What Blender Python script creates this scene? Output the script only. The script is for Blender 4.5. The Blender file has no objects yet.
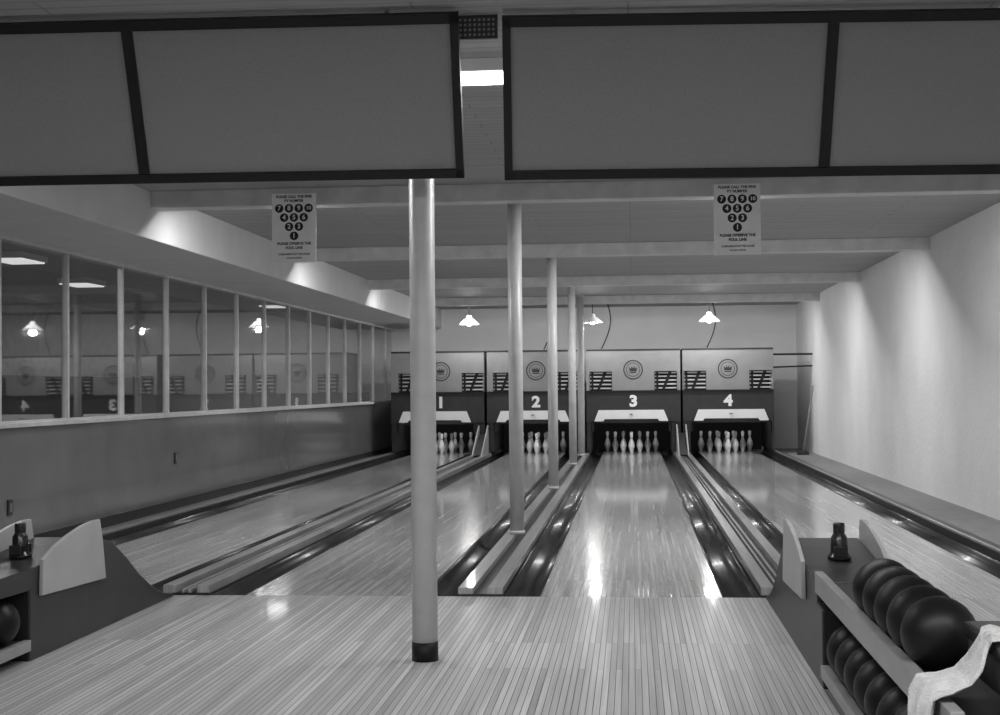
import bpy, bmesh, math, random
from mathutils import Matrix, Vector
random.seed(4)
S = bpy.context.scene
COL = S.collection
S.view_settings.view_transform = 'Standard'
CAMH = 1.22
PW = 1.35

# ------------------------------------------------------------------ materials
def nmat(name, c, rough=0.6, var=0.12, scale=6.0, bump=0.0, bscale=60.0, metal=0.0, coat=0.0, spec=0.5, stretch=(1,1,1)):
    m = bpy.data.materials.new(name); m.use_nodes = True
    nt = m.node_tree; N = nt.nodes; L = nt.links
    b = N["Principled BSDF"]
    tc = N.new("ShaderNodeTexCoord"); mp = N.new("ShaderNodeMapping")
    mp.inputs["Scale"].default_value = stretch
    L.new(tc.outputs["Object"], mp.inputs["Vector"])
    no = N.new("ShaderNodeTexNoise"); no.inputs["Scale"].default_value = scale; no.inputs["Detail"].default_value = 5
    L.new(mp.outputs[0], no.inputs["Vector"])
    cr = N.new("ShaderNodeValToRGB")
    lo = c*(1-var); hi = min(1, c*(1+var))
    cr.color_ramp.elements[0].position = 0.3; cr.color_ramp.elements[1].position = 0.7
    cr.color_ramp.elements[0].color = (lo, lo, lo, 1); cr.color_ramp.elements[1].color = (hi, hi, hi, 1)
    L.new(no.outputs["Fac"], cr.inputs[0]); L.new(cr.outputs[0], b.inputs["Base Color"])
    b.inputs["Roughness"].default_value = rough; b.inputs["Metallic"].default_value = metal
    b.inputs["Coat Weight"].default_value = coat; b.inputs["Coat Roughness"].default_value = 0.08
    b.inputs["Specular IOR Level"].default_value = spec
    if bump > 0:
        n2 = N.new("ShaderNodeTexNoise"); n2.inputs["Scale"].default_value = bscale; n2.inputs["Detail"].default_value = 4
        L.new(mp.outputs[0], n2.inputs["Vector"])
        bp = N.new("ShaderNodeBump"); bp.inputs["Strength"].default_value = bump; bp.inputs["Distance"].default_value = 0.01
        L.new(n2.outputs["Fac"], bp.inputs["Height"]); L.new(bp.outputs[0], b.inputs["Normal"])
    return m

def boards(name, c1, c2, cm, rough, coat, bw=1.7, rh=0.027, mort=0.0011, swap=True, bumpd=0.0006, grain=0.28, wave=0.0):
    m = bpy.data.materials.new(name); m.use_nodes = True
    nt = m.node_tree; N = nt.nodes; L = nt.links; b = N["Principled BSDF"]
    tc = N.new("ShaderNodeTexCoord")
    sp = N.new("ShaderNodeSeparateXYZ"); L.new(tc.outputs["Object"], sp.inputs[0])
    cb = N.new("ShaderNodeCombineXYZ")
    if swap: L.new(sp.outputs["Y"], cb.inputs["X"]); L.new(sp.outputs["X"], cb.inputs["Y"])
    else: L.new(sp.outputs["X"], cb.inputs["X"]); L.new(sp.outputs["Y"], cb.inputs["Y"])
    br = N.new("ShaderNodeTexBrick"); L.new(cb.outputs[0], br.inputs["Vector"])
    br.inputs["Scale"].default_value = 1; br.inputs["Brick Width"].default_value = bw; br.inputs["Row Height"].default_value = rh
    br.inputs["Mortar Size"].default_value = mort; br.inputs["Mortar Smooth"].default_value = 0.3; br.offset = 0.37; br.offset_frequency = 3
    br.inputs["Color1"].default_value = (c1, c1, c1, 1); br.inputs["Color2"].default_value = (c2, c2, c2, 1); br.inputs["Mortar"].default_value = (cm, cm, cm, 1)
    mp = N.new("ShaderNodeMapping"); mp.inputs["Scale"].default_value = (0.5, 22, 1) ; L.new(cb.outputs[0], mp.inputs["Vector"])
    no = N.new("ShaderNodeTexNoise"); no.inputs["Scale"].default_value = 2.0; no.inputs["Detail"].default_value = 4; L.new(mp.outputs[0], no.inputs["Vector"])
    mr = N.new("ShaderNodeMapRange"); mr.inputs["From Min"].default_value = .25; mr.inputs["From Max"].default_value = .75
    mr.inputs["To Min"].default_value = 1-grain; mr.inputs["To Max"].default_value = 1+grain; L.new(no.outputs["Fac"], mr.inputs["Value"])
    mx = N.new("ShaderNodeMix"); mx.data_type = 'RGBA'; mx.blend_type = 'MULTIPLY'; mx.inputs["Factor"].default_value = 1
    L.new(br.outputs["Color"], mx.inputs["A"]); L.new(mr.outputs[0], mx.inputs["B"]); L.new(mx.outputs["Result"], b.inputs["Base Color"])
    n3 = N.new("ShaderNodeTexNoise"); n3.inputs["Scale"].default_value = 1.3; L.new(tc.outputs["Object"], n3.inputs["Vector"])
    m3 = N.new("ShaderNodeMapRange"); m3.inputs["To Min"].default_value = rough*0.85; m3.inputs["To Max"].default_value = rough*1.15
    L.new(n3.outputs["Fac"], m3.inputs["Value"]); L.new(m3.outputs[0], b.inputs["Roughness"])
    b.inputs["Coat Weight"].default_value = coat; b.inputs["Coat Roughness"].default_value = 0.06
    bp = N.new("ShaderNodeBump"); bp.inputs["Strength"].default_value = 0.25; bp.inputs["Distance"].default_value = bumpd
    iv = N.new("ShaderNodeMath"); iv.operation = 'SUBTRACT'; iv.inputs[0].default_value = 1; L.new(br.outputs["Fac"], iv.inputs[1])
    L.new(iv.outputs[0], bp.inputs["Height"])
    out = bp
    if wave > 0:
        m4 = N.new("ShaderNodeMapping"); m4.inputs["Scale"].default_value = (0.8, 9, 1); L.new(cb.outputs[0], m4.inputs["Vector"])
        n4 = N.new("ShaderNodeTexNoise"); n4.inputs["Scale"].default_value = 2.0; n4.inputs["Detail"].default_value = 3; L.new(m4.outputs[0], n4.inputs["Vector"])
        b4 = N.new("ShaderNodeBump"); b4.inputs["Strength"].default_value = 1.0; b4.inputs["Distance"].default_value = wave
        L.new(n4.outputs["Fac"], b4.inputs["Height"]); L.new(bp.outputs[0], b4.inputs["Normal"]); out = b4
        L.new(b4.outputs[0], b.inputs["Coat Normal"])
    L.new(out.outputs[0], b.inputs["Normal"])
    return m

def blockwall(name, c):
    m = nmat(name, c, 0.75, 0.05, 1.5); nt = m.node_tree; N = nt.nodes; L = nt.links; b = N["Principled BSDF"]
    tc = N.new("ShaderNodeTexCoord"); sp = N.new("ShaderNodeSeparateXYZ"); cb = N.new("ShaderNodeCombineXYZ")
    ad = N.new("ShaderNodeMath"); ad.operation = 'ADD'
    L.new(tc.outputs["Object"], sp.inputs[0]); L.new(sp.outputs["X"], ad.inputs[0]); L.new(sp.outputs["Y"], ad.inputs[1])
    L.new(ad.outputs[0], cb.inputs["X"]); L.new(sp.outputs["Z"], cb.inputs["Y"])
    br = N.new("ShaderNodeTexBrick"); br.inputs["Scale"].default_value = 1; br.inputs["Brick Width"].default_value = 0.4; br.inputs["Row Height"].default_value = 0.2
    br.inputs["Mortar Size"].default_value = 0.006; br.inputs["Mortar Smooth"].default_value = 0.8
    L.new(cb.outputs[0], br.inputs["Vector"])
    bp = N.new("ShaderNodeBump"); bp.invert = True; bp.inputs["Strength"].default_value = 0.12; bp.inputs["Distance"].default_value = 0.003
    L.new(br.outputs["Fac"], bp.inputs["Height"])
    n2 = N.new("ShaderNodeTexNoise"); n2.inputs["Scale"].default_value = 18; n2.inputs["Detail"].default_value = 6; L.new(tc.outputs["Object"], n2.inputs["Vector"])
    bp2 = N.new("ShaderNodeBump"); bp2.inputs["Strength"].default_value = 0.6; bp2.inputs["Distance"].default_value = 0.01
    L.new(n2.outputs["Fac"], bp2.inputs["Height"]); L.new(bp.outputs[0], bp2.inputs["Normal"]); L.new(bp2.outputs[0], b.inputs["Normal"])
    return m

def emat(name, s):
    m = bpy.data.materials.new(name); m.use_nodes = True
    b = m.node_tree.nodes["Principled BSDF"]
    b.inputs["Base Color"].default_value = (0.9, 0.9, 0.9, 1)
    b.inputs["Emission Color"].default_value = (1, 1, 1, 1); b.inputs["Emission Strength"].default_value = s
    return m

M = {}
M['approach'] = boards("approach_maple", 0.35, 0.54, 0.05, 0.30, 0.15, mort=0.0018, grain=.24)
M['lane'] = boards("lane_maple", 0.36, 0.56, 0.08, 0.18, 0.45, bw=3.0, mort=0.002, grain=.32, wave=.0009)
M['ceil'] = boards("ceiling_boards", 0.33, 0.37, 0.18, 0.7, 0.0, bw=2.4, rh=0.10, mort=0.004, swap=False, bumpd=0.003, grain=.1)
M['beam'] = nmat("beam_paint", 0.56, 0.6)
M['wallR'] = blockwall("painted_brick", 0.72)
M['wallB'] = blockwall("painted_brick_back", 0.68)
M['wainscot'] = nmat("wainscot_lacquer", 0.16, 0.2, 0.08, 2.5, coat=0.3)
M['trim'] = nmat("trim_paint", 0.52, 0.5)
M['soffit'] = nmat("soffit_plaster", 0.62, 0.7, 0.05, 3, 0.1)
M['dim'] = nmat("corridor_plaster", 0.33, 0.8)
M['corrdark'] = nmat("corridor_dark_tone", 0.07, 0.5)  # corridor floor and lower wall; on the wall it paints in reflected machines
M['post'] = nmat("post_enamel", 0.50, 0.35, 0.06, 12, 0.08, 40)
M['black'] = nmat("black_paint", 0.008, 0.5, spec=.3)
M['blackgloss'] = nmat("black_gloss", 0.010, 0.25, coat=0.2)
M['dark'] = nmat("dark_metal", 0.028, 0.45, spec=.35)
M['darker'] = nmat("dark_interior", 0.008, 0.8)
M['gutter'] = nmat("gutter_lacquer", 0.035, 0.26, 0.4, 3, coat=0.2, stretch=(8, 0.4, 1))
M['cap'] = nmat("divider_maple", 0.29, 0.30, 0.2, 5, coat=0.3, stretch=(10, 0.5, 1))
M['capdark'] = nmat("divider_dark", 0.022, 0.35)
M['shelf'] = nmat("side_shelf", 0.20, 0.5)
M['frame'] = nmat("panel_frame_dark", 0.010, 0.5, spec=.25)
M['screen'] = nmat("screen_fabric", 0.23, 0.85, 0.14, 250, 0.2, 400)
M['white'] = nmat("white_enamel", 0.78, 0.35, 0.03)
M['pin'] = nmat("pin_white", 0.8, 0.2, 0.03)
M['unit'] = nmat("machine_panel", 0.21, 0.4, 0.05)
M['slat'] = nmat("louver_slat_paint", 0.5, 0.5, 0.05)
M['paper'] = nmat("poster_paper", 0.85, 0.8, 0.03)
M['ink'] = nmat("poster_ink", 0.02, 0.8)
M['cloth'] = nmat("towel_cloth", 0.5, 0.95, 0.15, 25, 0.6, 200)
M['ball'] = nmat("ball_rubber", 0.006, 0.42, 0.3, 8, spec=0.25)
M['wing'] = nmat("return_wing", 0.33, 0.35, 0.06)
M['body'] = nmat("return_body", 0.024, 0.38, 0.2, spec=0.3)
M['rail'] = nmat("rack_rail", 0.25, 0.35)
M['slab'] = nmat("subfloor_concrete", 0.08, 0.9)
M['tube'] = emat("fluorescent_tube_glow", 8)
M['tubedim'] = emat("corridor_diffuser_glow", 1.0)
M['bulb'] = emat("bulb_glow", 40)
g = bpy.data.materials.new("window_glass"); g.use_nodes = True
nt = g.node_tree; nt.nodes.clear()
o = nt.nodes.new("ShaderNodeOutputMaterial"); mx = nt.nodes.new("ShaderNodeMixShader"); tr = nt.nodes.new("ShaderNodeBsdfTransparent"); gl = nt.nodes.new("ShaderNodeBsdfGlossy")
lw = nt.nodes.new("ShaderNodeLayerWeight"); lw.inputs["Blend"].default_value = .5
pw = nt.nodes.new("ShaderNodeMath"); pw.operation = 'POWER'; pw.inputs[1].default_value = 3
ma = nt.nodes.new("ShaderNodeMath"); ma.operation = 'MULTIPLY_ADD'; ma.inputs[1].default_value = .75; ma.inputs[2].default_value = .07
nt.links.new(lw.outputs["Facing"], pw.inputs[0]); nt.links.new(pw.outputs[0], ma.inputs[0])
gl.inputs["Roughness"].default_value = 0.02; gl.inputs["Color"].default_value = (.9, .9, .9, 1); tr.inputs["Color"].default_value = (.75, .75, .75, 1)
nt.links.new(ma.outputs[0], mx.inputs[0]); nt.links.new(tr.outputs[0], mx.inputs[1]); nt.links.new(gl.outputs[0], mx.inputs[2]); nt.links.new(mx.outputs[0], o.inputs[0])
M['glass'] = g

# ------------------------------------------------------------------ mesh builder
class B:
    def __init__(s): s.v = []; s.f = []; s.m = []; s.s = []; s.names = []
    def mi(s, m):
        if m not in s.names: s.names.append(m)
        return s.names.index(m)
    def add(s, vs, fs, m, sm=False):
        o = len(s.v); s.v += [tuple(v) for v in vs]; k = s.mi(m)
        for f in fs: s.f.append([i+o for i in f]); s.m.append(k); s.s.append(sm)
    def box(s, x0, x1, y0, y1, z0, z1, m):
        s.add([(x0,y0,z0),(x1,y0,z0),(x1,y1,z0),(x0,y1,z0),(x0,y0,z1),(x1,y0,z1),(x1,y1,z1),(x0,y1,z1)],
              [(0,3,2,1),(4,5,6,7),(0,1,5,4),(1,2,6,5),(2,3,7,6),(3,0,4,7)], m)
    def prism(s, prof, a0, a1, m, ax='x', sm=False):
        n = len(prof)
        P = (lambda p, a: (a, p[0], p[1])) if ax == 'x' else ((lambda p, a: (p[0], a, p[1])) if ax == 'y' else (lambda p, a: (p[0], p[1], a)))
        vs = [P(p, a0) for p in prof] + [P(p, a1) for p in prof]
        o = len(s.v); s.v += vs; k = s.mi(m)
        fs = [tuple(range(n)), tuple(range(2*n-1, n-1, -1))]
        for f in fs: s.f.append([i+o for i in f]); s.m.append(k); s.s.append(False)
        for i in range(n):
            s.f.append([o+i, o+(i+1) % n, o+n+(i+1) % n, o+n+i]); s.m.append(k); s.s.append(sm)
    def lathe(s, prof, c, n, m, sm=True):
        vs = []; fs = []
        for r, z in prof:
            for i in range(n):
                a = 2*math.pi*i/n; vs.append((c[0]+r*math.cos(a), c[1]+r*math.sin(a), c[2]+z))
        for j in range(len(prof)-1):
            for i in range(n):
                fs.append((j*n+i, j*n+(i+1) % n, (j+1)*n+(i+1) % n, (j+1)*n+i))
        if prof[0][0] > 1e-5: fs.append(tuple(range(n-1, -1, -1)))
        if prof[-1][0] > 1e-5: fs.append(tuple((len(prof)-1)*n+i for i in range(n)))
        s.add(vs, fs, m, sm)
    def sphere(s, c, r, m, n=32):
        s.lathe([(max(1e-6, r*math.sin(math.pi*i/16)), -r*math.cos(math.pi*i/16)) for i in range(17)], c, n, m)
    def tube(s, pts, r, m, n=10):
        pts = [Vector(p) for p in pts]; vs = []; fs = []
        for i, p in enumerate(pts):
            d = (pts[min(i+1, len(pts)-1)]-pts[max(i-1, 0)]).normalized()
            a = d.orthogonal() if abs(d.z) > .99 else d.cross(Vector((0, 0, 1)))
            a.normalize(); b2 = d.cross(a)
            for k in range(n):
                t = 2*math.pi*k/n; vs.append(p+r*(a*math.cos(t)+b2*math.sin(t)))
        for j in range(len(pts)-1):
            for i in range(n): fs.append((j*n+i, j*n+(i+1) % n, (j+1)*n+(i+1) % n, (j+1)*n+i))
        fs.append(tuple(range(n))); fs.append(tuple((len(pts)-1)*n+i for i in range(n)))
        s.add(vs, fs, m, True)
    def obj(s, name, bevel=0, parent=None, autosm=False):
        me = bpy.data.meshes.new(name); me.from_pydata(s.v, [], s.f)
        for n in s.names: me.materials.append(M[n])
        for i, p in enumerate(me.polygons): p.material_index = s.m[i]; p.use_smooth = s.s[i]
        bm = bmesh.new(); bm.from_mesh(me)
        bmesh.ops.remove_doubles(bm, verts=bm.verts, dist=1e-6)
        bmesh.ops.recalc_face_normals(bm, faces=bm.faces); bm.to_mesh(me); bm.free()
        ob = bpy.data.objects.new(name, me); COL.objects.link(ob)
        if bevel:
            md = ob.modifiers.new("bevel", 'BEVEL'); md.width = bevel; md.segments = 2; md.limit_method = 'ANGLE'
        if parent: ob.parent = parent
        return ob

def empty(name):
    e = bpy.data.objects.new(name, None); COL.objects.link(e); e.empty_display_size = 0.1; return e

def text(name, body, size, loc, m, parent, bold=0.0, sx=1.0):
    cu = bpy.data.curves.new(name, 'FONT'); cu.body = body; cu.size = size; cu.align_x = 'CENTER'; cu.align_y = 'CENTER'; cu.extrude = 0.0006; cu.offset = bold
    t = bpy.data.objects.new(name, cu); COL.objects.link(t)
    bpy.context.view_layer.update()
    me = bpy.data.meshes.new_from_object(t.evaluated_get(bpy.context.evaluated_depsgraph_get()))
    bpy.data.objects.remove(t)
    me.materials.clear(); me.materials.append(M[m])
    ob = bpy.data.objects.new(name, me); COL.objects.link(ob)
    ob.rotation_euler = (math.pi/2, 0, 0); ob.location = loc; ob.scale = (sx, 1, 1); ob.parent = parent
    return ob

def area(name, loc, sx, sy, power, rot, parent=None):
    l = bpy.data.lights.new(name, 'AREA'); l.shape = 'RECTANGLE'; l.size = sx; l.size_y = sy; l.energy = power
    ob = bpy.data.objects.new(name, l); COL.objects.link(ob); ob.location = loc; ob.rotation_euler = rot
    if parent: ob.parent = parent
    return ob

# ------------------------------------------------------------------ layout numbers
XL, XR = -4.75, 3.2
Y0, YF, YB = -4.0, 8.29, 28.0
CZ = 2.80
LW = 1.054/2
lanes = [-3.56, -1.78, -0.02, 1.75]
GW = 0.22
XC = -10.0

# room shell
b = B(); b.box(XC, XR+.1, Y0, YB, -0.35, -0.2, 'slab'); b.obj("floor")
b = B(); b.box(XL, XR, Y0, YF-0.006, -0.2, 0, 'approach'); b.obj("floor_approach")
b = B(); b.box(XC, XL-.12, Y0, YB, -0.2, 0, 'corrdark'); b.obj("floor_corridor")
b = B(); b.box(XC, XR+.1, Y0, YB+.1, CZ, CZ+.1, 'ceil'); b.obj("ceiling")
b = B(); b.box(XR, XR+.15, Y0, YB, -0.2, CZ, 'wallR'); b.obj("wall_right")
b = B(); b.box(XC, XR+.15, YB, YB+.15, -0.35, CZ, 'wallB'); b.obj("wall_back")
b = B(); b.box(XC, XR+.15, Y0-.15, Y0, -0.35, CZ, 'wallB'); b.obj("wall_front")
b = B(); b.box(XC-.15, XC, Y0, YB, -0.35, CZ, 'dim'); b.box(XC, XC+.03, Y0, YB, 0, 1.5, 'corrdark'); b.obj("wall_corridor")  # dark lower band stands in for the machines' reflection in the panes
b = B(); b.box(XL-.12, XL, Y0, YB, -0.2, 0.95, 'wainscot'); b.obj("wall_left")
b = B(); b.box(XL-.15, XL+.05, Y0, YB, 0.95, 0.985, 'trim'); b.obj("trim_sill", 0.004)
b = B(); b.box(XL-.10, XL+.015, Y0, YB, 2.39, 2.42, 'trim'); b.obj("trim_header", 0.003)
b = B(); b.box(XL-.12, -3.77, Y0, YB, 2.42, CZ, 'soffit'); b.obj("wall_soffit", 0.006)
b = B(); b.box(XL, XL+.02, YF, YB, 0.0, 0.09, 'capdark'); b.obj("baseboard_left")
# windows
k = 0
y = 10.3-1.3*11
while y < YB-0.2:
    y1 = min(y+1.3, YB)
    ys = max(y, Y0)
    k += 1
    b = B(); b.add([(XL-.027, ys+.016, .985), (XL-.027, y1-.016, .985), (XL-.027, y1-.016, 2.39), (XL-.027, ys+.016, 2.39)], [(0, 1, 2, 3)], 'glass')
    b.box(XL-.045, XL+.002, ys-.018 if ys > Y0 else ys, ys+.018, 0.985, 2.39, 'trim')
    b.box(XL-.045, XL-.002, ys+.018, y1-.018, 0.985, 1.0, 'trim')
    b.obj("window_%d" % k)
    y += 1.3
# electrical outlets on wainscot
for (oy, oz) in [(10.45, .34), (14.4, .52)]:
    b = B(); b.box(XL, XL+.012, oy-.04, oy+.04, oz-.06, oz+.06, 'capdark'); b.box(XL+.012, XL+.016, oy-.018, oy+.018, oz-.035, oz+.035, 'shelf'); b.obj("wall_outlet", 0.003)

# beams and hidden strip lights
beamY = [10.85, 15.5, 20.1, 24.5]
for i, by in enumerate(beamY):
    b = B(); b.box(-3.77, XR, by, by+.2, 2.665, CZ, 'beam'); b.obj("ceiling_beam", 0.006)
    for xa, n_ in ((-3.38, 1), (-.25, 2)):
        ln = 1.2*n_+.1*(n_-1); xb = xa+ln+.1
        e = empty("strip_light")
        b = B(); b.box(xa, xb, by+.26, by+.36, CZ-.035, CZ, 'white')
        for j in range(n_):
            x0 = xa+.05+j*1.3; b.tube([(x0, by+.31, CZ-.055), (x0+1.2, by+.31, CZ-.055)], .016, 'tube')
        b.obj("housing", parent=e)
        area("tubes_light", ((xa+xb)/2, by+.31, CZ-.076), ln, .08, [75, 75, 75, 50][i]*PW*ln/3.7, (math.radians(12), 0, 0), e)
# approach fixtures; all but the farthest are unseen, added to light the camera end
for fy, x0, x1, p in [(6.85, -2.6, 1.4, 38), (2.2, -3.2, 2.4, 90), (-1.8, -3.2, 2.4, 40)]:
    e = empty("ceiling_light_fixture")
    b = B(); b.box(x0, x1, fy-.14, fy+.14, CZ-.06, CZ, 'white'); b.box(x0+.02, x1-.02, fy-.11, fy+.11, CZ-.075, CZ-.06, 'tube')
    b.obj("housing", parent=e)
    area("diffuser_light", ((x0+x1)/2, fy, CZ-.08), x1-x0, .2, p*PW, (0, 0, 0), e)
# corridor fixtures
for fx, fy in [(-7.7, 19.3), (-5.9, 12.3), (-6.4, 25), (-7.0, 15.6), (-6.6, 9.0)]:
    e = empty("ceiling_light_fixture")
    b = B(); b.box(fx-.22, fx+.22, fy-.35, fy+.35, CZ-.07, CZ, 'white'); b.box(fx-.20, fx+.20, fy-.32, fy+.32, CZ-.085, CZ-.07, 'tubedim')
    b.obj("housing", parent=e)
    area("diffuser_light", (fx, fy, CZ-.09), .4, .6, 36, (0, 0, 0), e)

# ------------------------------------------------------------------ lanes, gutters, dividers
for cx in lanes:
    b = B(); b.box(cx-LW, cx+LW, YF, 27.55, -0.12, 0, 'lane'); b.obj("bowling_lane")
    for sgn in (-1, 1):
        a0 = cx+sgn*LW; a1 = cx+sgn*(LW+GW)
        x0, x1 = min(a0, a1), max(a0, a1); xm = (x0+x1)/2
        prof = [(x0+.002, -.13), (x0+.002, 0), (x0+.012, 0)]
        for i in range(1, 12):
            t = math.pi*i/12; prof.append((xm-(GW/2-.012)*math.cos(t), -.085*math.sin(t)))
        prof += [(x1-.012, 0), (x1-.002, 0), (x1-.002, -.13)]
        b = B(); b.prism(prof, YF, 27.55, 'gutter', 'y', True); ob = b.obj("bowling_gutter")
def divider(x0, x1, ret):
    x0 += .001; x1 -= .001
    b = B()
    b.box(x0, x1, YF, 25.35, -.2, 0.01, 'capdark')
    w = (x1-x0)
    if ret:
        b.box(x0, x0+w*.27, YF, 25.35, 0.01, .06, 'cap'); b.box(x1-w*.27, x1, YF, 25.35, 0.01, .06, 'cap')
        b.box(x0+w*.40, x0+w*.46, YF, 25.35, 0.01, .035, 'cap'); b.box(x1-w*.46, x1-w*.40, YF, 25.35, 0.01, .035, 'cap')
    else:
        b.box(x0, x0+w*.34, YF, 25.35, 0.01, .05, 'cap'); b.box(x1-w*.34, x1, YF, 25.35, 0.01, .05, 'cap')
    return b.obj("ball_return_track" if ret else "lane_divider", 0.004)
edge = lambda i, s: lanes[i]+s*(LW+GW)
divider(edge(0, 1), edge(1, -1), True)
divider(edge(1, 1), edge(2, -1), False)
divider(edge(2, 1), edge(3, -1), True)
# outer shelves
b = B(); x0 = edge(0, -1)
b.box(XL+.02, x0-.12, YF, 27.5, -.2, 0.0, 'shelf'); b.box(x0-.12, x0, YF, 27.5, -.2, .05, 'capdark'); b.box(x0-.10, x0-.03, YF, 27.5, .05, .06, 'cap'); b.obj("trim_left_curb")
b = B(); x1 = edge(3, 1)
b.box(x1, x1+.12, YF, 27.5, -.2, .06, 'capdark'); b.box(x1+.12, XR, YF, 27.5, -.2, 0.02, 'shelf'); b.box(x1+.02, x1+.05, YF, 27.5, .06, .065, 'cap'); b.obj("trim_right_curb")

# ------------------------------------------------------------------ posts
for px, py, z0 in [(-.94, 6.34, 0), (-.93, 11.35, .05), (-.915, 16.4, .05), (-.90, 21.5, .05), (-.87, 24.3, .05)]:
    b = B(); r = .0575
    b.lathe([(r+.002, 0), (r+.002, .085)] if z0 == 0 else [(r+.006, 0), (r+.006, .03)], (px, py, z0), 40, 'black' if z0 == 0 else 'post')
    b.lathe([(r, .0), (r, CZ-z0-.02)], (px, py, z0), 40, 'post')
    b.lathe([(r+.012, CZ-z0-.02), (r+.012, CZ-z0)], (px, py, z0), 40, 'post')
    b.obj("support_post")

# ------------------------------------------------------------------ pins
prof = [(.0285,0),(.030,.01),(.040,.05),(.052,.09),(.0605,.1143),(.060,.13),(.052,.17),(.040,.205),(.028,.235),(.0235,.254),(.0232,.265),(.026,.30),(.0315,.335),(.0323,.345),(.030,.362),(.022,.375),(.010,.3805),(1e-6,.381)]
for cx in lanes:
    b = B()
    for r in range(4):
        for i in range(r+1):
            b.lathe(prof, (cx+(i-r/2)*.3048, 26.35+r*.264, 0), 20, 'pin')
            b.lathe([(.0245,.262),(.0248,.272)], (cx+(i-r/2)*.3048, 26.35+r*.264, 0), 20, 'dark')
    b.obj("bowling_pins")

# ------------------------------------------------------------------ pinsetters
ux = [(-4.36, -2.66), (-2.61, -.955), (-.815, .86), (.90, 2.50)]
PF = 25.5
for i, cx in enumerate(lanes):
    x0, x1 = ux[i]
    cc = (x0+x1)/2
    if i in (0, 1): cc += .06
    e = empty("pinsetter_machine")
    b = B()
    b.box(x0, cx-.72, PF+.0, 27.75, 0.07, 1.12, 'dark'); b.box(cx+.72, x1, PF+.0, 27.75, 0.07, 1.12, 'dark')
    b.box(cx-.72, cx+.72, 27.60, 27.64, 0, 1.12, 'darker')
    b.box(x0, x1, PF+.35, 27.75, 1.12, 1.16, 'dark')
    # pin deck frame and sweep arms visible in the pit mouth
    b.box(cx-.70, cx+.70, PF+.62, PF+.68, .56, .62, 'darker'); b.box(cx-.71, cx-.68, PF+.10, PF+.70, .42, .60, 'dark'); b.box(cx+.68, cx+.71, PF+.10, PF+.70, .42, .60, 'dark')
    b.prism([(x0, .60), (cx-.70, .60), (cx-.68, .64), (cx+.68, .64), (cx+.70, .60), (x1, .60), (x1, 1.15), (x0, 1.15)], PF-.06, PF, 'dark', 'y')
    b.box(x0, x1, PF-.08, PF-.06, 1.12, 1.16, 'black')
    b.box(x0, x1, PF-.03, PF+.05, 1.50, 1.87, 'unit')
    b.box(cc-.38, cc+.38, PF-.03, PF+.05, 1.16, 1.50, 'unit')
    b.box(x0, cc-.78, PF-.03, PF+.05, 1.16, 1.50, 'unit'); b.box(cc+.78, x1, PF-.03, PF+.05, 1.16, 1.50, 'unit')
    b.box(x0, x1, PF-.035, PF+1.2, 1.87, 1.90, 'dark')
    b.box(x0, x0+.04, PF+.05, PF+1.2, 1.16, 1.87, 'unit'); b.box(x1-.04, x1, PF+.05, PF+1.2, 1.16, 1.87, 'unit')
    b.box(x0+.04, x1-.04, PF+.28, PF+.30, 1.16, 1.87, 'darker')
    for s in (-1, 1):
        a, c = sorted((cc+s*.39, cc+s*.77))
        for z in (1.20, 1.27, 1.34, 1.41, 1.47):
            b.box(a, c, PF+.02, PF+.03, z-.013, z+.013, 'slat')
        b.prism([(a+.12, 1.17), (a+.17, 1.17), (a+.30, 1.49), (a+.24, 1.49)], PF+.005, PF+.018, 'black', 'y')
        b.box(a+.02, a+.06, PF+.005, PF+.018, 1.16, 1.5, 'black')
    n = 36; yy = PF-.034
    for R1, R2 in ((.175, .155), (.125, .115)):
        vs = [(cc+R*math.cos(2*math.pi*k/n), yy, 1.53+R*math.sin(2*math.pi*k/n)) for R in (R1, R2) for k in range(n)]
        b.add(vs, [(k, (k+1) % n, n+(k+1) % n, n+k) for k in range(n)], 'dark')
    cr = [(-.06,-.035),(.06,-.035),(.075,.04),(.035,.005),(.025,.055),(0,.01),(-.025,.055),(-.035,.005),(-.075,.04)]
    b.prism([(cc+p[0], 1.54+p[1]) for p in cr], PF-.036, PF-.031, 'dark', 'y')
    b.box(cc-.06, cc+.06, PF-.036, PF-.031, 1.475, 1.49, 'dark')
    b.obj("cabinet", parent=e)
    b = B()
    b.prism([(cx-.66, .61), (cx-.50, .61), (cx-.47, .65), (cx+.47, .65), (cx+.50, .61), (cx+.66, .61), (cx+.58, .81), (cx-.58, .81)], PF-.085, PF-.062, 'white', 'y')
    b.lathe([(.03, 0), (.03, .01)], (cx, PF-.09, .73), 16, 'dark')
    b.obj("pit_mask", parent=e)
    text("lane_number", str(i+1), .27, (cc, PF-.065, .96), 'white', e, .012, 1.1)
    area("pin_light", (cx, PF+.15, .9), 1.2, .08, 5, (math.radians(50), 0, 0), e)
# ball lift ramps at pair gaps
for xa, xb in [(edge(0, 1), edge(1, -1)), (edge(2, 1), edge(3, -1))]:
    b = B(); xm = (xa+xb)/2
    b.prism([(24.2, .06), (25.38, .06), (25.38, .55), (25.1, .45)], xm-.09, xm-.07, 'wing', 'x')
    b.prism([(24.2, .06), (25.38, .06), (25.38, .55), (25.1, .45)], xm+.07, xm+.09, 'wing', 'x')
    b.prism([(24.3, .061), (25.36, .061), (25.36, .40)], xm-.07, xm+.07, 'dark', 'x')
    b.obj("ball_lift_ramp")
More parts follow.
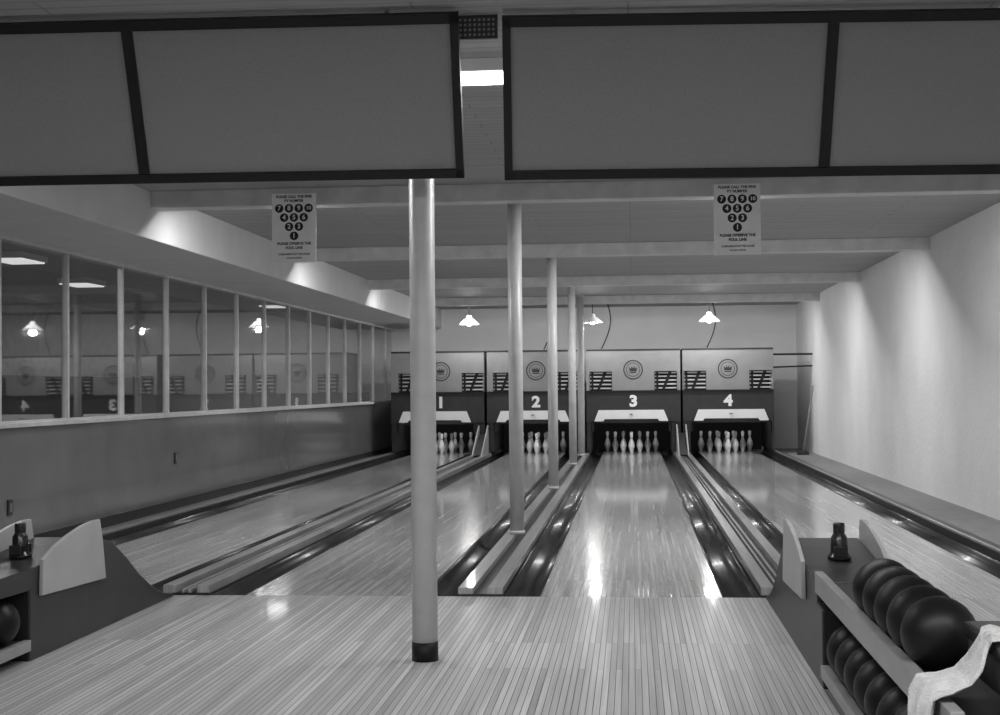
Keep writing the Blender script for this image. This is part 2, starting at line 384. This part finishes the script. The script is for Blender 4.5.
# side rails to right wall
b = B(); b.tube([(2.51, PF+.1, 1.78), (XR, PF+.1, 1.78)], .018, 'black'); b.tube([(2.51, PF+.1, 1.55), (XR, PF+.1, 1.57)], .014, 'black')
b.obj("pipe_railing")
b = B(); b.tube([(2.93, 24.9, .04), (3.16, 25.2, 1.22)], .013, 'unit'); b.box(2.83, 3.03, 24.87, 24.93, .02, .07, 'dark'); b.obj("broom")

# hanging lamps
for lx, sw in [(-2.87, .1), (-.68, .5), (1.36, .2)]:
    e = empty("hanging_lamp"); ly = 25.0
    b = B()
    b.lathe([(.02, .16), (.045, .15), (.05, .11), (.09, .085), (.19, .0), (.185, -.003), (.085, .075), (.04, .10)], (lx, ly, 2.36), 32, 'white')
    b.tube([(lx, ly, 2.51), (lx, ly, CZ)], .007, 'black')
    b.obj("shade", parent=e)
    b = B(); b.sphere((lx, ly, 2.375), .045, 'bulb', 16); b.obj("bulb", parent=e)
    pl = bpy.data.lights.new("bulb_light", 'POINT'); pl.energy = 26; pl.shadow_soft_size = .05
    po = bpy.data.objects.new("bulb_light", pl); COL.objects.link(po); po.location = (lx, ly, 2.31); po.parent = e
for lx in (-.45, 1.45, -1.5):
    pts = []
    for k in range(15):
        t = k/14; pts.append((lx+.12*math.sin(t*3.1)-.1*t, 26.0-.2*t, CZ-.01-(CZ-1.93)*t**1.1))
    b = B(); b.tube(pts, .011, 'black', 8); b.obj("power_cable")

# ------------------------------------------------------------------ overhead screens
def screen(x0, x1, xm, dy, th, dz):
    b = B()
    yt, yb, zt, zb = 5.83, 6.10, 2.785+dz, 2.145+dz
    P = lambda t, off: (yt+(yb-yt)*t - off*.918, zt+(zb-zt)*t - off*.397)
    def slab(xa, xb, t0, t1, o0, o1, m):
        b.prism([P(t0, o0), P(t0, o1), P(t1, o1), P(t1, o0)], xa, xb, m, 'x')
    slab(x0+.02, x1-.02, .02, .98, -.03, 0, 'screen')
    slab(x0, x1, 0, .06, -.04, .02, 'frame'); slab(x0, x1, .945, 1, -.04, .02, 'frame')
    slab(x0, x0+.035, .0, 1, -.04, .02, 'frame'); slab(x1-.035, x1, 0, 1, -.04, .02, 'frame')
    slab(xm-.022, xm+.022, .06, .94, -.04, .018, 'frame')
    for xs in (x0+.3, x1-.3): b.box(xs-.01, xs+.01, yt+.035, yt+.05, zt-.02, CZ, 'ceil')
    c, s_ = math.cos(th), math.sin(th); ox, oy = -.6, 6.0
    b.v = [(ox+(p[0]-ox)*c-(p[1]-oy)*s_, oy+(p[0]-ox)*s_+(p[1]-oy)*c+dy, p[2]) for p in b.v]
    b.obj("overhead_score_screen", 0.003)
screen(-3.10, -.705, -2.10, -.05, .035, -.013)
screen(-.535, 2.25, .845, .02, .07, -.015)
b = B(); b.box(-.72, -.55, 5.93, 5.95, 2.70, CZ, 'capdark')
for i in range(8):
    for j in range(4): b.box(-.712+i*.02, -.702+i*.02, 5.925, 5.93, 2.712+j*.021, 2.722+j*.021, 'shelf')
b.obj("ventilation_grille")

# ------------------------------------------------------------------ pin number posters
for x0 in (-2.79, .635):
    e = empty("pin_number_poster"); w, h = .35, .54; cx = x0+w/2; yp = 10.84; zt = 2.755
    b = B(); b.box(x0, x0+w, yp, yp+.006, zt-h, zt, 'paper')
    rows = [4, 3, 2, 1]; num = [["7","8","9","10"],["4","5","6"],["2","3"],["1"]]
    for r in range(4):
        for i in range(rows[r]):
            dx = cx+(i-(rows[r]-1)/2)*.078; dz = zt-.115-r*.072
            vs = [(dx+.034*math.cos(k*math.pi/12), yp-.001, dz+.034*math.sin(k*math.pi/12)) for k in range(24)]
            b.add(vs, [tuple(range(24))], 'ink')
            text("pin_number", num[r][i], .052 if len(num[r][i]) == 1 else .04, (dx, yp-.002, dz), 'paper', e, .001)
    b.obj("sheet", parent=e)
    text("caption_top", "PLEASE CALL THE PINS", .028, (cx, yp-.002, zt-.025), 'ink', e, .001)
    text("caption_number", "BY NUMBER", .028, (cx, yp-.002, zt-.057), 'ink', e, .001)
    text("caption_foul", "PLEASE OBSERVE THE", .028, (cx, yp-.002, zt-.392), 'ink', e, .001)
    text("caption_line", "FOUL LINE", .028, (cx, yp-.002, zt-.425), 'ink', e, .001)
    text("caption_maker", "COMPLIMENTS OF THE HOUSE", .018, (cx, yp-.002, zt-.475), 'ink', e, .0005)
    text("caption_city", "BOWLING CENTER", .014, (cx, yp-.002, zt-.505), 'ink', e, .0005)

# ------------------------------------------------------------------ ball returns
def ball_return(x0, x1, side, upper, lower, yr, yh):
    """side=-1: lane-visible face is x0 side"""
    e = empty("ball_return_rack"); xm = (x0+x1)/2
    b = B()
    body = [(8.24, 0), (8.24, .02), (8.05, .05), (7.85, .12), (7.65, .215), (7.45, .33), (7.25, .43), (7.05, .475), (6.8, .46), (6.3, .42), (yr, .41), (yr, .325), (yh, .32), (yh, 0)]
    b.prism(body, x0, x1, 'body', 'x')
    b.obj("hood", 0.008, e)
    wing = [(7.10, .26), (7.06, .45), (7.02, .57), (6.92, .572), (6.78, .56), (6.6, .53), (6.45, .495), (6.32, .45), (6.31, .285)]
    b = B(); b.prism(wing, x0-.022, x0-.002, 'wing', 'x'); b.prism(wing, x1+.002, x1+.022, 'wing', 'x'); b.obj("side_wings", 0.004, e)
    b = B(); b.lathe([(.052, 0), (.054, .012), (.040, .03), (.038, .06), (.036, .10), (.024, .12), (.026, .125), (.026, .16), (.022, .165), (1e-6, .166)], (xm, 6.5, .436), 24, 'blackgloss')
    b.box(xm-.03, xm+.03, 6.44, 6.56, .45, .50, 'blackgloss'); b.obj("chalk_holder", 0.004, parent=e)
    b = B(); yn = 3.45; ye = yr-.01
    for xa, xb in ((x0-.01, x0+.025), (x1-.025, x1+.01)):
        b.prism([(yn, .37), (ye, .37), (ye, .455), (yn, .445)], xa, xb, 'rail', 'x')
        b.box(xa, xb, yn, yh-.01, .05, .10, 'rail' )
        b.box(xa, xb, yn, yn+.05, 0, .37, 'dark'); b.box(xa+.002, xb-.002, 4.75, 4.79, 0, .06, 'dark')
    b.box(x0+.025, x1-.025, yn, ye, .385, .405, 'dark')
    b.box(x0+.025, x1-.025, yn, yh-.01, .075, .095, 'dark')
    b.box(x1-.06 if side < 0 else x0+.05, x1-.05 if side < 0 else x0+.06, yn, yh-.01, .095, .385, 'dark')
    b.tube([(x1-.06, yn, .43), (x1-.06, ye, .43)], .012, 'rail')
    b.obj("ball_rack", 0.003, e)
    for yy in upper:
        b = B(); b.sphere((xm+side*.07, yy, .52), .106, 'ball', 40); b.obj("bowling_ball_top", parent=e)
    for yy in lower:
        b = B(); b.sphere((xm+side*.085, yy, .202), .106, 'ball', 40); b.obj("bowling_ball_low", parent=e)
    return e
e1 = ball_return(.75, 1.09, -1, [4.08, 4.30, 4.52, 4.74, 4.96], [4.2, 4.42, 4.64, 4.86, 5.08, 5.30, 5.52], 5.95, 5.80)
e2 = ball_return(-3.07, -2.73, 1, [4.2, 4.5], [6.05, 5.82, 5.55, 5.2, 4.9], 5.88, 6.22)

b = B(); b.box(.88, 1.14, 3.47, 3.88, .458, .55, 'body'); b.box(.87, 1.15, 3.46, 3.89, .55, .59, 'blackgloss'); b.obj("rack_end_box", 0.01)

# towel : gathered over the box edge, falling over the rail, hem hanging free
vs = []; fs = []; nu, nv = 90, 60
path = [(.915, 3.60, .594), (.890, 3.60, .598), (.866, 3.60, .592), (.858, 3.61, .56), (.846, 3.62, .52), (.825, 3.63, .485), (.785, 3.64, .465), (.742, 3.65, .456), (.734, 3.65, .41), (.732, 3.64, .33), (.730, 3.63, .22)]
def pt(t):
    f = t*(len(path)-1); i = min(int(f), len(path)-2); a = f-i
    return [path[i][k]*(1-a)+path[i+1][k]*a for k in range(3)]
for i in range(nv+1):
    t = i/nv; p = pt(t)
    w = .070-.035*math.exp(-((t-.26)/.12)**2)+.055*t
    for j in range(nu+1):
        s = j/nu*2-1
        fold = (.012*math.sin(s*8+t*3.4) + .010*math.sin(s*16+1+t*6)+.006*math.sin(s*31+t*13)+.024)*(0.35+.55*t)
        up = 1 if t < .2 else (max(.45, 1-(t-.2)*2) if t < .66 else max(0, .45-(t-.66)*4))
        vs.append((p[0]-fold*(1-up)-.004, p[1]+s*w, p[2]+fold*up+.045*math.sin(s*2.2+.6)*t*t*(1-up)+.002))
for i in range(nv):
    for j in range(nu):
        a = i*(nu+1)+j; fs.append((a, a+1, a+nu+2, a+nu+1))
b = B(); b.add(vs, fs, 'cloth', True); tw = b.obj("hand_towel")
sd = tw.modifiers.new("solid", 'SOLIDIFY'); sd.thickness = .004

# ------------------------------------------------------------------ world
w = bpy.data.worlds.new("world"); S.world = w; w.use_nodes = True
w.node_tree.nodes["Background"].inputs[0].default_value = (.5, .5, .5, 1); w.node_tree.nodes["Background"].inputs[1].default_value = 0.05

# ------------------------------------------------------------------ camera
F = 1416.0
a = Vector((132, -29.5, -F)).normalized()
v = Vector((-.011, 1, 0)); u = (v-a*v.dot(a)).normalized(); r = a.cross(u)
R = Matrix((r, a, u)).to_4x4()
cam = bpy.data.cameras.new("camera"); co = bpy.data.objects.new("camera", cam); COL.objects.link(co)
co.matrix_world = Matrix.Translation((0, 0, CAMH)) @ R
cam.sensor_fit = 'HORIZONTAL'; cam.sensor_width = 36; cam.lens = 36*F/1000; cam.clip_end = 200; cam.clip_start = .05
S.camera = co
